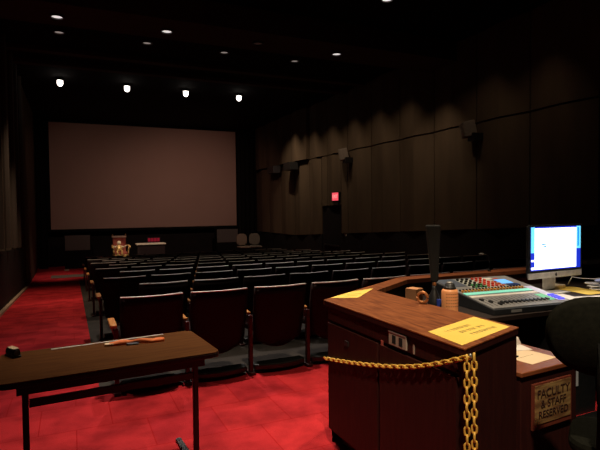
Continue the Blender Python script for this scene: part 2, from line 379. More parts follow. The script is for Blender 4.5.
tag(obj('emergency_light', B(XR-.1, XR+.02, 15.15, 15.5, 1.725, 1.83), BLACK, bevel=.01), 'small black box between the exit sign and the door head', 'box')
tag(obj('light_switch', B(XR-.02, XR+.065, 14.72, 14.86, .68, .86), mat('switch_white', (.5, .46, .4))), 'small pale switch plate beside the exit door', 'switch')
t = thing('fire_alarm_pull', 'tiny dark red alarm pull on the wall beside the exit door', 'alarm', (XR-.02, 14.9, 1.28))
obj('case', B(-.03, .03, -.05, .05, -.09, .09), mat('dull_red', (.14, .01, .012)), t, bevel=.01); obj('handle', B(-.045, -.03, -.03, .03, -.03, .0), BLACK, t)

# ------------------------------------------------------------------ things on the stage
def throne():
    t = thing('throne_chair', 'ornate gilded armchair with red velvet back standing on the stage', 'chair', (1.72, 20.9, SZ), math.radians(4)); t.scale = (.9, .9, .93)
    obj('backrest', B(-.27, .27, .18, .25, .38, 1.06), REDVELVET, t, bevel=.02)
    obj('top_rail', B(-.30, .30, .17, .27, 1.06, 1.13), PALE, t, bevel=.015)
    obj('seat', B(-.26, .26, -.28, .18, .36, .48), REDVELVET, t, bevel=.03)
    obj('seat_rail', B(-.28, .28, -.30, .18, .27, .36), GOLD, t, bevel=.01)
    for s in (-1, 1):
        bm = MBM(); tube(bm, [(s*.30, .2, .72), (s*.32, 0, .74), (s*.34, -.25, .72), (s*.35, -.34, .67), (s*.34, -.35, .62)], [.03, .035, .04, .045, .03], 10)
        tube(bm, [(s*.33, -.28, .70), (s*.31, -.25, .55), (s*.29, -.27, .36)], [.03, .04, .035], 10)
        obj('armrest', bm, GOLD, t, smooth=True)
        for y in (-.26, .2):
            bm = MBM(); tube(bm, [(s*.26, y, .34), (s*.27, y, .2), (s*.25, y, .06), (s*.27, y, 0)], [.04, .03, .025, .04], 10); obj('leg', bm, GOLD, t, smooth=True)
    for s in (-1, 1):
        bm = MBM(); lathe(bm, [(.005, 0), (.03, .02), (.035, .05), (.02, .08), (.005, .1)], (s*.27, .22, 1.125), 10); obj('finial', bm, GOLD, t, smooth=True)
throne()
t = thing('seated_figurine', 'pale round-headed golden figurine sitting in the gilded armchair', 'figurine', (1.68, 20.87, SZ+.448)); t.scale = (.92, .92, .92)
bm = MBM(); lathe(bm, [(.02, 0), (.13, .02), (.15, .1), (.10, .22), (.05, .27), (.04, .30)], seg=14); obj('body', bm, GOLD, t, smooth=True)
bm = MBM(); bmesh.ops.create_uvsphere(bm, u_segments=14, v_segments=10, radius=.085, matrix=Matrix.Translation((0, 0, .37))); obj('head', bm, PALE, t, smooth=True)
for s in (-1, 1):
    bm = MBM(); tube(bm, [(s*.08, 0, .22), (s*.19, -.05, .19), (s*.27, -.15, .25)], [.035, .03, .03], 8); obj('arm', bm, PALE, t, smooth=True)
    bm = MBM(); tube(bm, [(s*.06, -.08, .05), (s*.09, -.28, .05), (s*.09, -.34, -.15)], [.045, .04, .035], 8); obj('leg', bm, GOLD, t, smooth=True)
t = thing('stage_table', 'long narrow table with a glowing white top right of the gilded armchair', 'table', (2.86, 20.75, SZ))
obj('tabletop', B(-.56, .56, -.25, .25, .69, .74), PALE, t, bevel=.004)
obj('front_panel', B(-.52, .52, -.2, -.18, .30, .69), mat('maroon_skirt', (.015, .003, .003)), t)
for sx in (-1, 1):
    for sy in (-1, 1): obj('leg', B(sx*.5-.02, sx*.5+.02, sy*.19-.015 if sy > 0 else -.175, sy*.19+.02 if sy > 0 else -.14, 0, .69), BLACK, t)
t = thing('led_display', 'small red lit display on the dark wall above the white-topped table', 'display', (3.42, 23.75, .16))
obj('housing', B(-.33, .33, 0, .1, -.02, .30), BLACK, t)
bm = MBM()
for k in range(4): box(bm, -.29+k*.15, -.17+k*.15, -.012, -.001, .04, .24)
obj('red_segments', bm, LEDRED, t)
t.scale = (.9, 1, .8)
led_st = obj('stand', B(-.03, .03, .02, .08, SZ-.36, -.02), BLACK, t)
def stage_chair(loc, rz, label, m):
    t = thing('stage_chair', label, 'chair', loc, rz, 'two round-backed chairs on the stage')
    pts = [( .24*math.copysign(abs(math.cos(a))**.7, math.cos(a)), .25*math.copysign(abs(math.sin(a))**.7, math.sin(a))) for a in [2*math.pi*k/24 for k in range(24)]]
    bm = MBM(); prism(bm, pts, -.03, .03, Matrix.Translation((0, .2, .76)) @ Matrix.Rotation(math.pi/2, 4, 'X')); obj('backrest', bm, m, t, bevel=.015)
    obj('seat', B(-.24, .24, -.26, .18, .42, .49), m, t, bevel=.03)
    for sx in (-1, 1):
        for sy in (-.22, .16): obj('leg', B(sx*.2-.012, sx*.2+.012, sy-.012, sy+.012, 0, .42), BLACK, t)
        obj('back_post', B(sx*.15-.01, sx*.15+.01, .17-.01, .17+.01, .49, .6), BLACK, t)
stage_chair((6.62, 20.4, SZ), .1, 'round-backed tan chair on the stage, left of the pair', TANF)
stage_chair((7.17, 20.45, SZ), -.1, 'round-backed greyer chair on the stage, right of the pair', mat('grey_tan_upholstery', (.13, .125, .10), .9))

# ------------------------------------------------------------------ auditorium seats
P = .614; X0 = .31
def back_prism(bm, w_top, w_bot, z0, z1, thick, bow, inset=0, ybase=0.0, rec=.10, nseg=10, nz=8):
    # curved, reclined panel with rounded lower corners; front(+y) towards the sitter
    grid = {}
    for s in (0, 1):
        for i in range(nseg+1):
            for j in range(nz+1):
                tz = j/nz; z = z0+(z1-z0)*tz
                wd = (w_bot+(w_top-w_bot)*min(1, tz*1.6))/2
                if tz < .18: wd *= .80+.20*math.sin(tz/.18*math.pi/2)
                u = -1+2*i/nseg; x = u*wd
                y = ybase + bow*(u*u) - rec*(tz) + (thick if s else 0)
                zz = z + (.02*(1-math.cos(u*1.2)) if j == 0 else 0) + (.045*u*u if j == 0 else 0)
                grid[s, i, j] = bm.verts.new((x, y, zz))
    for i in range(nseg):
        for j in range(nz):
            bm.faces.new((grid[0, i, j], grid[0, i+1, j], grid[0, i+1, j+1], grid[0, i, j+1]))
            bm.faces.new((grid[1, i, j], grid[1, i, j+1], grid[1, i+1, j+1], grid[1, i+1, j]))
        bm.faces.new((grid[0, i, 0], grid[1, i, 0], grid[1, i+1, 0], grid[0, i+1, 0]))
        bm.faces.new((grid[0, i, nz], grid[0, i+1, nz], grid[1, i+1, nz], grid[1, i, nz]))
    for j in range(nz):
        bm.faces.new((grid[0, 0, j], grid[0, 0, j+1], grid[1, 0, j+1], grid[1, 0, j]))
        bm.faces.new((grid[0, nseg, j], grid[1, nseg, j], grid[1, nseg, j+1], grid[0, nseg, j+1]))
def make_seat():
    # base at the floor, seat faces +y, x centred on the chair; left standard and armrest belong to the seat
    t = thing('theatre_seat', '', 'seat', (0, 0, 0), 0, 'theatre seats in staggered rows')
    bm = MBM(); back_prism(bm, .545, .50, .23, .843, .022, .045, rec=.12); obj('back_shell', bm, SEATM, t, smooth=True)
    bm = MBM(); back_prism(bm, .50, .42, .36, .820, .045, .045, ybase=.024, rec=.11); obj('back_cushion', bm, SEATCLOTH, t, smooth=True)
    bm = MBM(); n = 12
    pts = []
    for i in range(n+1):
        u = -1+2*i/n; pts.append((u*.268, -.116+.045*u*u, .850))
    lo = []
    for s, dy, dz in ((0, -.010, -.005), (1, .022, -.005), (2, .022, .004), (3, -.010, .004)): lo.append([bm.verts.new((x, y+dy, z+dz)) for x, y, z in pts])
    for k in range(4):
        for i in range(n): bm.faces.new((lo[k][i], lo[k][i+1], lo[(k+1) % 4][i+1], lo[(k+1) % 4][i]))
    bm.faces.new([lo[k][0] for k in range(4)]); bm.faces.new([lo[k][n] for k in (3, 2, 1, 0)])
    obj('top_edge', bm, TRIMM, t)  # pale colour of the trim paints in the lamp reflections along the edge
    bm = MBM(); prism(bm, [(-.22, .13), (.22, .13), (.25, .3), (.25, .54), (.19, .585), (-.19, .585), (-.25, .54), (-.25, .3)], .36, .45); obj('seat_cushion', bm, SEATCLOTH, t, bevel=.03)
    # low curved black pan behind the seat, near the floor
    bm = MBM(); pp = []
    for i in range(13):
        u = -1+2*i/12; pp.append((u*.27, -.09+.06*u*u))
    for i in range(13):
        u = 1-2*i/12; pp.append((u*.27, .08))
    prism(bm, pp, .03, .085); obj('foot_pan', bm, PANM, t, bevel=.012)
    bm = MBM(); box(bm, -P/2-.018, -P/2+.018, -.05, .0, 0, .58); box(bm, -P/2-.02, -P/2+.02, .0, .30, .50, .575); box(bm, -P/2-.03, -P/2+.03, -.09, .05, 0, .03)
    obj('side_standard', bm, POSTM, t, bevel=.006)
    obj('armrest', B(-P/2-.017, -P/2+.017, .0, .31, .58, .606), ARMWOOD, t, bevel=.008)
    return t
proto = make_seat()
_w = obj('armrest', B(-P/2-.048, -P/2+.010, -.04, .31, .58, .610), ARMWOOD); WIDE_ARM = _w.data; bpy.data.objects.remove(_w)
THIN_ARM = [c for c in proto.children if c.name.startswith('armrest')][0].data
ords = ['aisle end', 'second', 'third', 'fourth', 'fifth', 'sixth', 'seventh', 'eighth', 'ninth', 'tenth', 'eleventh']
rows = ['nearest row', 'second row', 'third row', 'fourth row', 'fifth row', 'sixth row', 'seventh row', 'eighth row', 'ninth row', 'tenth row', 'front row by the stage']
first = True
for k in range(11):
    y = 4.66+1.265*k; n = 11 if k % 2 == 0 else 10; off = 0 if k % 2 == 0 else P/2
    for i in range(n):
        loc = (X0+.022+off+P*(i+.5), y, fz(y))
        pos = 'at the left aisle' if i == 0 else ('last before the right wall' if i == n-1 else ords[i] + ' from the left aisle')
        lab = 'dark maroon theatre seat, %s%s, %s' % (rows[k], ' from the camera' if 0 < k < 10 else '', pos)
        if first: proto.location = loc; proto['label'] = lab; s_ = proto; first = False
        else: s_ = dup(proto, loc, lab)
        for ch in s_.children:
            if ch.name.startswith('armrest'): ch.data = THIN_ARM
        if i == 0:
            for ch in s_.children:
                if ch.name.startswith('armrest'): ch.data = WIDE_ARM
        if i == n-1:
            for ch in list(s_.children):
                if ch.name.startswith(('side_standard', 'armrest')):
                    c2 = ch.copy(); COL.objects.link(c2); c2.parent = s_; c2.location = (P, 0, 0)

# ------------------------------------------------------------------ folding table, bottom left
tz = math.radians(4.5)
t = thing('folding_table', 'brown folding table with black legs in the left foreground', 'table', (.20, 3.24, 0), tz)
def rrect(hx, hy, r, n=5):
    pts = []
    for cx, cy, a0 in ((hx-r, hy-r, 0), (-hx+r, hy-r, 90), (-hx+r, -hy+r, 180), (hx-r, -hy+r, 270)):
        for k in range(n+1): a = math.radians(a0+90*k/n); pts.append((cx+r*math.cos(a), cy+r*math.sin(a)))
    return pts
bm = MBM(); prism(bm, rrect(.585, .315, .05), .733, .740); obj('tabletop', bm, TABLEM, t)
bm = MBM(); prism(bm, rrect(.588, .318, .052), .708, .7328); obj('edge_band', bm, TABLEEDGE, t, bevel=.003)
obj('apron', B(-.50, .50, -.27, -.25, .655, .7079), TABLEEDGE, t)
obj('apron', B(-.50, .50, .25, .27, .655, .7079), TABLEEDGE, t)
for s in (-1, 1):
    for q in (-.91,):
        bm = MBM(); x = s*.46
        box(bm, x-.016, x+.016, q*.22-.016, q*.22+.016, .02, .7079)
        lg = obj('leg', bm, BLACK, t, bevel=.005)
        bm = MBM(); box(bm, x-.018, x+.018, -.27, .22, .006, .0195); lathe(bm, [(.012, 0), (.012, .007)], (x, -.25, 0), 10); lathe(bm, [(.02, 0), (.02, .022)], (x, .21, 0), 10); obj('foot_bar', bm, BLACK, lg)
    obj('folding_bracket', B(s*.46-.012, s*.46+.012, -.18, .24, .67, .7079), BLACK, t)
obj('stretcher', B(-.443, .443, -.212, -.188, .565, .605), BLACK, t)
# things on the table
t = thing('meter_ruler', 'thin pale ruler lying along the back edge of the brown table', 'ruler', (.215, 3.525, .7402), math.radians(6.3))
obj('blade', B(-.35, .35, -.008, .008, 0, .003), mat('grey_ruler', (.62, .57, .52), .6), t, bevel=.001)
t = thing('orange_strap', 'crumpled orange cloth strip with a cream tip on the brown table', 'cloth', (.375, 3.42, .7402), math.radians(-4))
bm = MBM(); n = 14; lo = []
for i in range(n+1):
    u = i/n; x = -.17+.34*u; wv = .036+.012*math.sin(u*9)-.010*math.exp(-((u-.45)/.09)**2); yc = .010*math.sin(u*7); zz = .012+.014*math.sin(u*math.pi)*abs(math.sin(u*8))
    lo.append([bm.verts.new((x, yc-wv, .0)), bm.verts.new((x, yc-wv*.5, zz+.006)), bm.verts.new((x, yc+wv*.5, zz)), bm.verts.new((x, yc+wv, .002))])
for i in range(n):
    for k in range(3): bm.faces.new((lo[i][k], lo[i+1][k], lo[i+1][k+1], lo[i][k+1]))
    bm.faces.new((lo[i][3], lo[i+1][3], lo[i+1][0], lo[i][0]))
bm.faces.new(lo[0]); bm.faces.new(lo[n][::-1])
obj('cloth_strip', bm, ORCLOTH, t, smooth=True)
bm = MBM(); prism(bm, rrect(.03, .022, .015), .001, .014, Matrix.Translation((-.17, -.01, 0))); obj('cream_tip', bm, CREAM, t, bevel=.004)
bm = MBM(); prism(bm, rrect(.04, .018, .012), .0, .010, Matrix.Translation((-.03, -.038, 0))); obj('shadow_patch', bm, BLACK, t, bevel=.003)  # black patch modelling the shadow at the middle of the strip
t = thing('tape_dispenser', 'small black gadget with tan top and round face at the left end of the table', 'gadget', (-.335, 3.43, .7402), math.radians(28)); t.scale = (.78, .95, .85)
bm = MBM(); prism(bm, rrect(.035, .06, .01), 0, .012); obj('base', bm, BLACK, t, bevel=.003)
bm = MBM(); prism(bm, [(-.028, .0), (.028, .0), (.03, .02), (.024, .04), (.012, .047), (-.012, .047), (-.024, .04), (-.03, .02)], -.05, .05, Matrix.Translation((0, 0, .012)) @ Matrix.Rotation(math.pi/2, 4, 'X')); obj('body', bm, BLACK, t, bevel=.003)
obj('tan_label', B(-.022, .022, -.045, .045, .0555, .062), mat('tan_label', (.80, .58, .34)), t, bevel=.002)
bm = MBM(); lathe(bm, [(.018, 0), (.018, .006), (.012, .006), (.012, .003), (.002, .003)], seg=16, M=Matrix.Translation((.0, -.0505, .034)) @ Matrix.Rotation(math.pi/2, 4, 'X')); obj('round_face', bm, mat('grey_disc', (.12, .12, .11)), t)

# ------------------------------------------------------------------ control console
ZT = .987; LX0, LX1 = 1.56, 2.06; DZ = .84
C = thing('control_console', 'reddish-brown wooden sound console desk with raised ledge and dark mahogany sides', 'console', (1.56, 1.69, 0))
def cw(pts): return [(x-1.56, y-1.69) for x, y in pts]
A_, B_, C_ = (1.56, 3.01), (1.56, 1.70), (2.06, 1.875)
D_, E_, F_, G_ = (2.06, 3.18), (2.65, 3.70), (4.63, 3.71), (5.9, 3.69)
D2, E2, F2, G2 = (2.06, 3.18), (2.61, 3.54), (4.62, 3.56), (5.9, 3.54)
def off(p, dx, dy): return (p[0]+dx, p[1]+dy)
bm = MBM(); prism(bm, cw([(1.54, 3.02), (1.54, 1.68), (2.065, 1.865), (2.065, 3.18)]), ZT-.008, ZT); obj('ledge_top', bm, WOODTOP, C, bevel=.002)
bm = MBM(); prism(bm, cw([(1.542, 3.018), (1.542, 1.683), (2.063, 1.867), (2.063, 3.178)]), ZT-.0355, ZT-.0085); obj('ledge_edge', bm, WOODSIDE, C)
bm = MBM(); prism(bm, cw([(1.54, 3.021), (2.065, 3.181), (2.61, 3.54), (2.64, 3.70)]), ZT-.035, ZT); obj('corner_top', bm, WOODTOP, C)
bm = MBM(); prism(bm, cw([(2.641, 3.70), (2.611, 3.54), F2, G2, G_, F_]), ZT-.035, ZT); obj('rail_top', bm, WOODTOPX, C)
# carcass of the ledge
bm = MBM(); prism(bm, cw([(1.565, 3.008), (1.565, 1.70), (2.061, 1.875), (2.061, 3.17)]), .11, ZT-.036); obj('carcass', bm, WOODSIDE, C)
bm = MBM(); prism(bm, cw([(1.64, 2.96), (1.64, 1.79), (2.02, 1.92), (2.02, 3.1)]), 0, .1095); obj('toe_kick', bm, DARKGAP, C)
# doors on the long side with gap lines
for (ya, yb) in ((2.385, 2.985), (1.745, 2.365)):
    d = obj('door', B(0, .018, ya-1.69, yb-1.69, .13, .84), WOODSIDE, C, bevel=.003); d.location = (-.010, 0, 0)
    if ya > 2.3:
        obj('latch', B(-.010, -.001, 2.70-1.69, 2.745-1.69, .745, .775), BLACK, d)
obj('apron_board', B(-.004, .014, .055, 1.295, .86, ZT-.036), WOODSIDE, C, bevel=.002)
# wall behind the chamfer and the back rail
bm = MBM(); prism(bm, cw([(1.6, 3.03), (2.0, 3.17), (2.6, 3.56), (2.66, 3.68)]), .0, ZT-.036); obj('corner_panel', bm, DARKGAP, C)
bm = MBM(); prism(bm, cw([(2.661, 3.68), (2.62, 3.561), (4.62, 3.58), (5.88, 3.56), (5.88, 3.67), (4.63, 3.69)]), .0, ZT-.036); obj('back_panel', bm, WOODSIDE, C)
bm = MBM(); prism(bm, cw([(2.0655, 2.60), (5.3, 2.50), (5.3, 3.55), (4.62, 3.555), (2.63, 3.535), (2.0655, 3.16)]), DZ-.03, DZ); obj('desk_surface', bm, mat('dark_desk', (.02, .012, .010), .5, col2=(.03, .018, .014), scale=6), C)
for xx in (3.25, 5.2):
    obj('pedestal', B(xx-1.56, xx+.45-1.56 if xx < 5 else xx+.05-1.56, 2.60-1.69, 3.4-1.69, 0, DZ-.031), BLACK, C)
# outlet plate, tab and label on the long side
t2 = obj('outlet_plate', B(-.014, -.0045, .42, .575, .868, .942), PLATE, C, bevel=.002)
bm = MBM(); box(bm, -.0155, -.0142, .450, .482, .880, .924); box(bm, -.0155, -.0142, .510, .542, .880, .924); obj('socket', bm, DARKGAP, t2)
obj('top_lip', B(-.0165, -.0142, .42, .575, .936, .942), STEEL, t2)
obj('pink_tab', B(-.008, -.0045, .640, .660, .835, .868), PINK, C)
obj('small_label', B(-.007, -.0045, .360, .372, .865, .915), PLATE, C)

# side cabinet with the plaque
t = thing('side_cabinet', 'low mahogany cabinet with a lettered plaque beside the end of the console', 'cabinet', (2.125, 1.915, .0085), math.radians(4))
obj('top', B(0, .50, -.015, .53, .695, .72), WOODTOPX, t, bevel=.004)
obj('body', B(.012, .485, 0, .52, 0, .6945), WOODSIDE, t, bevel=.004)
t = thing('lettered_plaque', 'tan and brown plaque lettered FACULTY STAFF on the side cabinet front', 'sign', (2.372, 1.926, .53), math.radians(4))
obj('border', B(-.165, .165, -.014, -.0005, -.125, .125), SIGNFRAME, t, bevel=.002)
obj('plate', B(-.150, .150, -.018, -.0145, -.095, .115), SIGNWOOD, t)
for i, (s, z, sz) in enumerate((('FACULTY', .065, .065), ('& STAFF', .008, .060), ('RESERVED', -.048, .056))):
    text_mesh(s, sz, 'lettering', SIGNINK, t, Matrix.Translation((0, -.019, z)) @ Matrix.Rotation(math.pi/2, 4, 'X'))
def sheet(name, label, cat, loc, w_, h_, rz, m, marks=None, tz_=.0015, group=None):
    t = thing(name, label, cat, loc, rz, group)
    bm = MBM(); box(bm, -w_/2, w_/2, -h_/2, h_/2, 0, tz_); obj('page', bm, m, t)
    if marks:
        bm = MBM(); rnd = random.Random(3)
        for li, (yy, x0, x1, th_) in enumerate(marks):
            x = x0
            while x < x1:
                ww = rnd.uniform(.008, .018); box(bm, x, x+ww*.35, yy-th_/2, yy+th_/2, tz_, tz_+.0004)
                box(bm, x, x+ww, yy-th_/6, yy+th_/6, tz_, tz_+.0004); x += ww+.006
        obj('handwriting', bm, INK, t)
    return t
sheet('paper_sheet', 'plain white and cream sheet lying on the side cabinet', 'paper', (2.40, 2.13, .7287), .24, .26, math.radians(8), CREAMP, [(-.02, -.08, .06, .006)])
t = sheet('paper_sheet', 'white sheet leaning behind the cream sheet on the side cabinet', 'paper', (2.41, 2.30, .7310), .30, .16, math.radians(-14), WHITEP)
tag(obj('paper_tent', (lambda bm: (prism(bm, [(0, 0), (.05, 0), (.022, .045)], -.02, .02, Matrix.Rotation(math.pi/2, 4, 'X')), bm)[1])(MBM()), WHITEP, loc=(2.53, 2.33, .7340)), 'small folded white paper tent at the back of the side cabinet', 'paper')
tag(obj('stapler', (lambda bm: (box(bm, -.05, .05, -.006, .006, 0, .008), bm)[1])(MBM()), BLACK, loc=(2.29, 2.12, .7310)), 'black pen lying on the cream sheet on the side cabinet', 'pen').name = 'pen'
# yellow sheets on the ledge
mk = [(.035, -.10, .09, .016), (.005, -.06, .08, .016), (-.03, -.07, .09, .018)]
t = thing('yellow_notice', 'large yellow handwritten notice at the near end of the console ledge', 'notice', (1.81, 1.935, ZT+.0006))
q = [(1.592-1.81, 1.992-1.935), (2.038-1.81, 2.151-1.935), (2.029-1.81, 1.888-1.935), (1.566-1.81, 1.725-1.935)]
bm = MBM(); prism(bm, q, 0, .0015); obj('page', bm, YELLOW, t)
bm = MBM(); rnd = random.Random(5); Mh = Matrix.Rotation(math.radians(16), 4, 'Z')
for yy, x0, x1 in ((.055, -.13, .08), (.0, -.09, .13), (-.055, -.08, .13)):
    x = x0
    while x < x1:
        ww = rnd.uniform(.009, .02); zt = .0015
        box(bm, x, x+.003, yy-.014, yy+.014, zt, zt+.0005, Mh); box(bm, x, x+ww*.7, yy+rnd.choice((-.012, 0, .010)), yy+rnd.choice((.0125, .013)), zt, zt+.0004, Mh)
        if rnd.random() < .5: box(bm, x+ww*.6, x+ww*.6+.003, yy-.013, yy+.012, zt, zt+.0005, Mh)
        x += ww+.007
obj('handwriting', bm, INK, t)
t = thing('yellow_notice', 'yellow notice sheet at the far tip of the console ledge', 'notice', (1.80, 3.03, ZT+.0006))
bm = MBM(); prism(bm, [(-.192, .022), (-.02, -.06), (.29, .235), (.07, .185)], 0, .0015); obj('page', bm, YELLOW, t)
bm = MBM(); box(bm, -.08, .03, .03, .036, .0015, .0019); box(bm, -.03, .09, .08, .086, .0015, .0019); obj('handwriting', bm, INK, t)

# canister on the ledge
t = thing('orange_canister', 'orange canister with a dark lid standing behind the console ledge', 'canister', (2.265, 2.61, DZ+.1155))
bm = MBM(); lathe(bm, [(.050, -.115), (.054, -.109), (.054, .092), (.048, .104), (.040, .108)], seg=28); obj('body', bm, ORANGE, t, smooth=True)
bm = MBM(); lathe(bm, [(.040, .109), (.041, .120), (.038, .123), (.034, .125), (.032, .140), (.024, .144)], seg=24); obj('lid', bm, BLACK, t, smooth=True)
bm = MBM(); lathe(bm, [(.020, .1445), (.018, .154), (.004, .156)], seg=16); obj('spout', bm, STEEL, t, smooth=True)
bm = MBM()
for r_ in range(5):
    for k in range(7):
        a = math.radians(-150+k*15); z = .0+r_*.02; p = Vector((.0545*math.cos(a), .0545*math.sin(a), z))
        box(bm, -.003, .003, -.001, .001, -.003, .003, Matrix.Translation(p) @ Matrix.Rotation(a+math.pi/2, 4, 'Z'))
obj('printed_dots', bm, mat('brown_dots', (.32, .10, .03)), t)
# tall tapered stand behind the canister
t = thing('tapered_stand', 'tall dark grey tapered column on a flared black and blue base behind the orange canister', 'desk stand', (2.285, 2.79, DZ+.1005), math.radians(-25))
bm = MBM(); lathe(bm, [(.045, -.10), (.045, .0), (.042, .012), (.034, .05), (.020, .085), (.014, .10), (.014, .12)], seg=16); obj('base', bm, BLACK, t, smooth=True)
bm = MBM(); prism(bm, [(.004, -.058), (.048, -.050), (.044, -.030), (.004, -.040)], -.06, .03); obj('blue_panel', bm, BLUEM, t)
bm = MBM(); lathe(bm, [(.013, .1205), (.014, .124), (.014, .140), (.011, .143)], seg=16); obj('copper_ring', bm, COPPER, t, smooth=True)
bm = MBM(); v0 = [bm.verts.new(p) for p in ((-.022, -.018, .1435), (.026, -.018, .1435), (.026, .018, .1435), (-.022, .018, .1435), (-.060, -.022, .54), (.042, -.022, .54), (.042, .022, .54), (-.060, .022, .54))]
for f in ((3, 2, 1, 0), (4, 5, 6, 7), (0, 1, 5, 4), (1, 2, 6, 5), (2, 3, 7, 6), (3, 0, 4, 7)): bm.faces.new([v0[i] for i in f])
obj('column', bm, DGREY, t, bevel=.012)
# box and tape roll in the well
t = thing('cardboard_box', 'small orange-brown cardboard box inside the console well', 'box', (2.50, 3.30, DZ+.0005), math.radians(20))
obj('carton', B(-.05, .05, -.05, .05, 0, .115), KRAFT, t, bevel=.002); obj('flap', B(-.05, .05, -.052, -.0505, .085, .11), mat('carton_flap', (.5, .22, .09)), t)
bm = MBM(); tube(bm, [(.032*math.cos(a), 0, .036+.032*math.sin(a)) for a in [2*math.pi*k/20 for k in range(20)]], .009, 8, True)
tag(obj('tape_roll', bm, COPPER, loc=(2.035, 2.60, ZT+.005)), 'copper-brown ring of tape standing left of the tall dark column', 'tape').rotation_euler = (0, 0, math.radians(-50))

# ------------------------------------------------------------------ mixing desk
def mixer():
    t = thing('mixing_desk', 'large grey audio mixing desk with coloured knob rows on the console', 'mixer', (2.675, 2.63, DZ+.0005), math.radians(-5)); t.scale = (.93, 1.08, 1)
    W, D = .82, .70; zf, zb = .040, .150
    sl = math.atan2(zb-zf, D)
    bm = MBM()
    v = prism(bm, [(0, 0), (D, 0), (D, zb), (0, zf)], 0, W)   # x->depth, y->height, extruded along z
    bmesh.ops.transform(bm, matrix=Matrix(((0, 0, 1, 0), (1, 0, 0, 0), (0, 1, 0, 0), (0, 0, 0, 1))), verts=v)
    obj('chassis', bm, MIXDARK, t, bevel=.004)
    M = Matrix.Translation((0, 0, zf+.0008)) @ Matrix.Rotation(sl, 4, 'X')
    def P_(name, rects, m, h=.003, base=0, parent=t):
        bm = MBM()
        for x0, x1, y0, y1 in rects: box(bm, x0, x1, y0, y1, base, base+h, M)
        return obj(name, bm, m, parent)
    L = D/math.cos(sl)
    fp = P_('face_plate', [(.012, W-.012, .02, L-.01)], MIXGREY, .003)
    P_('meter_bridge_panel', [(.02, .20, .50, L-.02)], mat('slate_blue_panel', (.10, .12, .16), .5), .003, .0032)
    b = .0032
    P_('fader_slot', [(.05+k*.041, .055+k*.041, .06, .215) for k in range(15)], BLACK, .001, b, fp)
    for k in range(15):
        yy = .065+(.02 if k > 2 else .0)+ (.05 if k in (1,) else 0) + (.10 if k == 0 else 0)
        P_('fader_cap', [(.043+k*.041, .062+k*.041, yy, yy+.03)], BLACK, .012, b)
    P_('white_scribble_strip', [(.02, .70, .245, .278)], MWHITE, .002, b)
    P_('teal_button_strip', [(.02, .70, .300, .345)], MTEAL, .004, b)
    P_('green_panel', [(.62, .70, .08, .215)], MGREEN, .002, b)
    P_('lavender_panel', [(.705, .79, .06, .40)], MLAV, .002, b)
    P_('violet_button', [(.715+.022*i, .730+.022*i, .07+.03*j, .085+.03*j) for i in range(3) for j in range(4)], MBLUE, .01, b+.002)
    def knobs(name, spots, m, r=.008, h=.014):
        bm = MBM(); lathe(bm, [(r, b), (r*.9, b+h)], (0, 0, 0), 8, M); first_ = obj(name, bm, m, t)
        for i_, (x, y) in enumerate(spots):
            k_ = first_ if i_ == 0 else first_.copy()
            if i_: COL.objects.link(k_); k_.parent = t
            k_.location = M.to_3x3() @ Vector((x, y, 0))
    knobs('orange_knob', [(.04+.033*k, .372) for k in range(20)], MORANGE, .010)
    knobs('black_knob', [(.04+.033*k, .40) for k in range(20)], BLACK)
    knobs('black_knob', [(.225+.05*k, .455+.048*j) for k in range(0, 3) for j in range(5)], BLACK, .013)
    knobs('green_knob', [(.25+.05*k, .450+.05*j) for k in range(0, 3) for j in range(2)], mat('green_knob', (.08, .45, .14), .4), .011)
    knobs('red_knob', [(.385+.045*k, .455+.048*j) for k in range(0, 3) for j in range(5)], MRED, .014)
    knobs('orange_knob', [(.505+.03*k, .445+.045*j) for k in range(0, 2) for j in range(3)], mat('coral_knob', (.85, .16, .06), .4), .011)
    P_('channel_panel', [(.21, .56, .43, .66)], mat('pale_panel', (.50, .52, .46), .5), .0015, b)
    P_('lcd_screen', [(.58, .70, .50, .60)], MLCD, .004, b)
    P_('menu_button_block', [(.60, .72, .44, .48)], mat('navy_buttons', (.02, .04, .15), .4), .006, b)
    P_('top_label', [(.47, .60, .63, .66)], MWHITE, .002, b)
    P_('red_stripe', [(.60, .66, .625, .64)], MRED, .002, b)
    obj('front_badge', B(.16, .26, -.003, -.0005, .012, .03), mat('badge_grey', (.25, .25, .25)), t)
mixer()
bm = MBM(); tube(bm, [(3.31, 3.55, DZ+.17), (3.31, 3.55, DZ+.24), (3.30, 3.53, DZ+.29), (3.26, 3.50, DZ+.31)], .004, 6)
bm.free()
def goose(loc, label, rz):
    t = thing('gooseneck_lamp', label, 'lamp', loc, rz)
    bm = MBM(); lathe(bm, [(.016, 0), (.016, .012), (.006, .016)], seg=12); obj('base', bm, BLACK, t)
    bm = MBM(); tube(bm, [(0, 0, .014), (0, 0, .10), (.01, 0, .14), (.035, 0, .165), (.07, 0, .172)], .0035, 6); obj('neck', bm, BLACK, t)
    bm = MBM(); box(bm, .068, .11, -.01, .01, .163, .177); obj('lamp_head', bm, STEEL, t, bevel=.003)
goose((3.05, 3.78, ZT-.0), 'small gooseneck lamp on the back rail behind the left of the mixing desk', math.radians(200)) if False else None
goose((3.63, 3.63, ZT+.0003), 'thin gooseneck lamp on the back rail between mixer and monitor', math.radians(170))

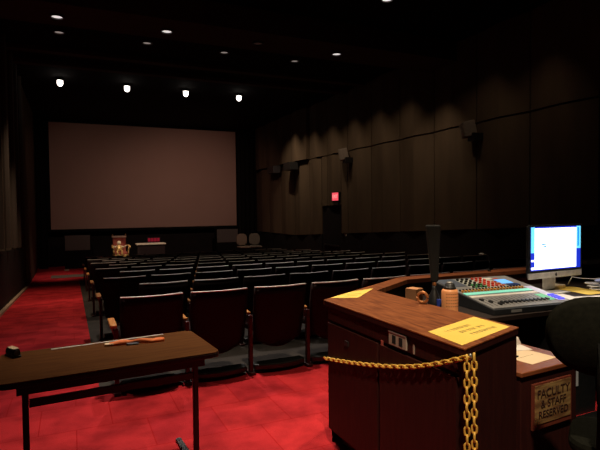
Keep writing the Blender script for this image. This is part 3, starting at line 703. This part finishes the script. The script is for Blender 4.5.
# ------------------------------------------------------------------ monitor
t = thing('desktop_monitor', 'bright silver-framed desktop computer monitor standing on the console', 'monitor', (3.89, 3.12, DZ+.0022), math.radians(1.5))
hw = .345; z0 = .132; zc = .185; z1 = .60
obj('rear_shell', B(-hw+.012, hw-.012, .002, .03, z0+.01, z1-.01), BLACK, t, bevel=.006)
obj('chin', B(-hw, hw, -.012, .0015, z0, zc), ALU, t, bevel=.003)
obj('bezel', B(-hw, hw, -.012, .0015, zc+.0005, z1), BLACK, t, bevel=.002)
scr = obj('display', B(-hw+.022, hw-.022, -.0135, -.0125, zc+.02, z1-.018), SCRDEEP, t)
def SR(name, x0, x1, a, b_, m, dy=-.0145): return obj(name, B(x0, x1, dy-.0006, dy, a, b_), m, scr)
SR('desktop_sky', -hw+.024, -hw+.07, .36, z1-.02, SCRCYAN); SR('desktop_sky', hw-.08, hw-.024, .38, z1-.02, SCRCYAN)
SR('desktop_icons', hw-.068, hw-.045, .40, z1-.03, SCRBLUE, -.0152)
SR('browser_window', -hw+.068, hw-.085, zc+.03, z1-.03, SCRWHITE, -.0155)
SR('desktop_window', -hw+.026, -hw+.07, zc+.10, zc+.115, SCRWHITE, -.0152); SR('desktop_window', -hw+.026, -hw+.066, zc+.03, zc+.05, SCRWHITE, -.0152)
bm = MBM()
prism(bm, [(-.22, .42), (-.185, .435), (-.13, .438), (-.125, .428), (-.18, .424)], .0165, .0171, Matrix.Rotation(math.pi/2, 4, 'X')); prism(bm, [(-.19, .412), (-.13, .418), (-.14, .402), (-.17, .402)], .0165, .0171, Matrix.Rotation(math.pi/2, 4, 'X'))
obj('page_mark', bm, SCRBLUE, scr)
bm = MBM(); pts = [(.013*math.cos(a)*(1 if abs(a-.3) > .5 else .72), .014*math.sin(a)) for a in [2*math.pi*k/20 for k in range(20)]]
prism(bm, pts, .0125, .0135, Matrix.Translation((0, 0, (z0+zc)/2)) @ Matrix.Rotation(math.pi/2, 4, 'X')); prism(bm, [(0, .015), (.006, .022), (.003, .014)], .0125, .0135, Matrix.Translation((0, 0, (z0+zc)/2)) @ Matrix.Rotation(math.pi/2, 4, 'X'))
obj('emblem', bm, BLACK, t)
bm = MBM(); box(bm, -.09, .09, -.09, .10, 0, .010); obj('stand_foot', bm, ALU, t, bevel=.003)
bm = MBM(); box(bm, -.08, .08, .055, .065, .0105, .26); box(bm, -.08, .08, .0305, .065, .26, .27); obj('stand_neck', bm, ALU, t)
# papers and cables on the desk
sheet('paper_sheet', 'yellow paper lying on the desk in front of the monitor', 'paper', (4.16, 3.08, DZ+.0005), .24, .40, math.radians(-6), YELLOW)
sheet('paper_sheet', 'white sheet on the desk beside the right end of the mixing desk', 'paper', (3.67, 2.97, DZ+.0005), .36, .46, math.radians(-14), WHITEP)
sheet('paper_sheet', 'wide white sheet on the desk beside the black chair', 'paper', (3.84, 2.74, DZ+.0022), .44, .26, math.radians(-12), WHITEP)
sheet('paper_sheet', 'long white sheet by the back corner of the mixing desk', 'paper', (3.53, 3.32, DZ+.0022) , .06, .26, math.radians(-10), WHITEP)
sheet('paper_pile', 'stack of white paper on the back rail right of the monitor', 'paper', (5.22, 3.615, ZT+.0005), .62, .12, math.radians(0), WHITEP, tz_=.035)
tag(obj('clutter_box', B(4.02, 4.16, 3.22, 3.34, DZ+.0005, DZ+.035), PALE, bevel=.004), 'small pale box under the right edge of the monitor', 'box').name = 'small_box'
bm = MBM(); pts = []
for k in range(40):
    a = k*.42; r_ = .08+.03*math.sin(k*.9); pts.append((4.33+r_*1.2*math.cos(a), 3.02+r_*math.sin(a), DZ+.008+.0016*k))
tube(bm, pts, .005, 6); tag(obj('cable_coil', bm, CABLEW, smooth=True), 'loose coil of white cable on the desk right of the monitor', 'cable')
bm = MBM(); pts = [(4.28, 3.30, DZ+.006), (4.32, 3.28, DZ+.09), (4.36, 3.22, DZ+.08), (4.42, 3.1, DZ+.085), (4.50, 2.98, DZ+.12), (4.62, 2.95, DZ+.12), (4.72, 2.9, DZ+.05), (4.85, 2.85, DZ+.006)]
tube(bm, pts, .005, 6); tag(obj('white_cable', bm, CABLEW, smooth=True), 'white cable arching over the coil right of the monitor', 'cable')
bm = MBM(); bmesh.ops.create_icosphere(bm, subdivisions=2, radius=.035); bmesh.ops.scale(bm, vec=(1.5, 1, .5), verts=bm.verts)
tag(obj('blue_adapter', bm, mat('pale_blue_plastic', (.35, .42, .75), .4), smooth=True, loc=(4.34, 3.02, DZ+.085)), 'pale blue adapter resting on the white cable coil', 'adapter')
t = thing('hanging_sheet', 'pale sheet taped to the black desk pedestal beside the side cabinet', 'paper', (3.43, 2.597, .32))
obj('page', B(-.065, .065, -.003, -.001, -.09, .09), mat('pale_blue_paper', (.75, .78, .82), .8), t)
obj('tape', B(-.03, .03, -.004, -.003, .075, .1), WHITEP, t)

tag(obj('floor_mat', B(2.1, 5.1, .6, 2.58, .0005, .008), BLACKSOFT), 'added black sheet standing in for floor shade under the black task chair', 'mat')  # black sheet added over the carpet to darken it like shade
# ------------------------------------------------------------------ black task chair, right foreground
fx, fy = .82, .57
rz = math.atan2(-fx, fy)     # local +y points towards the desk
t = thing('task_chair', 'black task chair with rounded back cut by the right edge of the picture', 'chair', (2.10, 1.43, .0085), rz)
bm = MBM(); n = 28; ring = []
for s in (0, 1, 2, 3):
    rr = []
    for k in range(n):
        a = 2*math.pi*k/n; x = .240*math.copysign(abs(math.cos(a))**.85, math.cos(a)); z = .178*math.copysign(abs(math.sin(a))**.88, math.sin(a))
        g = (1.0, 1.0, .82, .0)[s] if s != 0 else .86
        y = {0: -.035, 1: 0, 2: .045, 3: .05}[s]
        rr.append(bm.verts.new((x*g if s != 3 else x*.4, y+.25*(x*g)**2*1.2, 1.02+(z*g if s != 3 else z*.4))))
    ring.append(rr)
for s in range(3):
    for k in range(n): bm.faces.new((ring[s][k], ring[s][(k+1) % n], ring[s+1][(k+1) % n], ring[s+1][k]))
bm.faces.new(ring[0][::-1]); bm.faces.new(ring[3])
obj('backrest', bm, GREYFAB, t, smooth=True)
bm = MBM(); tube(bm, [(0, -.035, 1.0), (0, -.06, .85), (0, -.03, .55), (0, .10, .42)], [.03, .035, .035, .03], 10); obj('back_support', bm, BLACKSOFT, t, smooth=True)
bm = MBM(); prism(bm, rrect(.20, .20, .12, 6), .43, .50, Matrix.Translation((.05, .27, 0))); obj('seat', bm, GREYFAB, t, bevel=.025)
bm = MBM(); box(bm, -.08, .08, .06, .34, .39, .4295); obj('seat_plate', bm, BLACK, t, bevel=.01)
bm = MBM(); lathe(bm, [(.03, .10), (.03, .24), (.018, .245), (.018, .3895)], (0, .24, 0), 14); obj('gas_column', bm, BLACK, t, smooth=True)
for k in range(5):
    a = math.radians(72*k+10); dx, dy = math.cos(a), math.sin(a)
    bm = MBM(); tube(bm, [(dx*.025, .24+dy*.025, .12), (dx*.16, .24+dy*.16, .10), (dx*.28, .24+dy*.28, .075)], [.026, .022, .016], 8); lg = obj('base_arm', bm, BLACK, t, smooth=True)
    bm = MBM(); lathe(bm, [(.018, -.02), (.027, -.014), (.027, .014), (.018, .02)], seg=14, M=Matrix.Translation((dx*.28, .24+dy*.28, .0275)) @ Matrix.Rotation(a, 4, 'Z') @ Matrix.Rotation(math.pi/2, 4, 'X')); obj('caster', bm, BLACK, lg)

# ------------------------------------------------------------------ yellow chain on the console
def link(bm, p, d_, roll, ln=.049, wd=.030, r=.0054):
    d_ = d_.normalized(); s = d_.cross(Vector((1, 0, 0)))
    if s.length < .2: s = d_.cross(Vector((0, 1, 0)))
    s.normalize(); q = d_.cross(s); e = (s*math.cos(roll)+q*math.sin(roll)).normalized()
    pts = []; h = ln/2-wd/2; rr = wd/2-r
    for k in range(5): a = -math.pi/2+math.pi*k/4; pts.append(p+d_*(h+rr*math.cos(a))+e*(rr*math.sin(a)))
    for k in range(5): a = math.pi/2+math.pi*k/4; pts.append(p+d_*(-h+rr*math.cos(a))+e*(rr*math.sin(a)))
    n_ = d_.cross(e).normalized(); rings = []; m_ = len(pts)
    for i, c_ in enumerate(pts):
        tt = (pts[(i+1) % m_]-pts[i-1]).normalized(); sd = tt.cross(n_).normalized()
        rings.append([bm.verts.new(c_+sd*r*math.cos(2*math.pi*k/6)+n_*r*math.sin(2*math.pi*k/6)) for k in range(6)])
    for i in range(m_):
        A, Bq = rings[i], rings[(i+1) % m_]
        for k in range(6): bm.faces.new((A[k], A[(k+1) % 6], Bq[(k+1) % 6], Bq[k]))
def chain_run(path, pitch=.0345):
    bm = MBM(); P_ = [Vector(p) for p in path]; d0 = 0; acc = 0; i = 0; k = 0
    for a, b in zip(P_[:-1], P_[1:]):
        L = (b-a).length
        while acc <= L:
            link(bm, a+(b-a)*(acc/L), b-a, math.radians(45+90*(k % 2)+random.uniform(-8, 8))); acc += pitch; k += 1
        acc -= L
    return bm
t = thing('plastic_chain', 'yellow plastic chain draped along the console side and hanging at its corner', 'chain', (1.525, 1.635, .97))
o0 = Vector((1.51, 1.64, .97))
pts = [(1.522, 3.0, .595), (1.52, 2.82, .628), (1.52, 2.667, .658), (1.52, 2.5, .693), (1.52, 2.313, .736), (1.52, 2.15, .778), (1.52, 2.015, .818), (1.52, 1.863, .873), (1.52, 1.74, .925), (1.518, 1.66, .958)]
obj('draped_run', chain_run([Vector(p)-o0 for p in pts]), CHAINM, t, smooth=True)
obj('hanging_run', chain_run([Vector(p)-o0 for p in ((1.50, 1.645, .955), (1.500, 1.643, .12))]), CHAINM, t, smooth=True)
obj('hanging_run', chain_run([Vector(p)-o0 for p in ((1.545, 1.650, .955), (1.547, 1.648, .16))]), CHAINM, t, smooth=True)
bm = MBM(); tube(bm, [(1.55-1.51, 1.70-1.64, -.02), (1.54-1.51, 1.665-1.64, -.02), (1.52-1.51, 1.645-1.64, -.012), (1.51-1.51, 1.635-1.64, .008)], .005, 8); obj('hook', bm, STEEL, t, smooth=True)
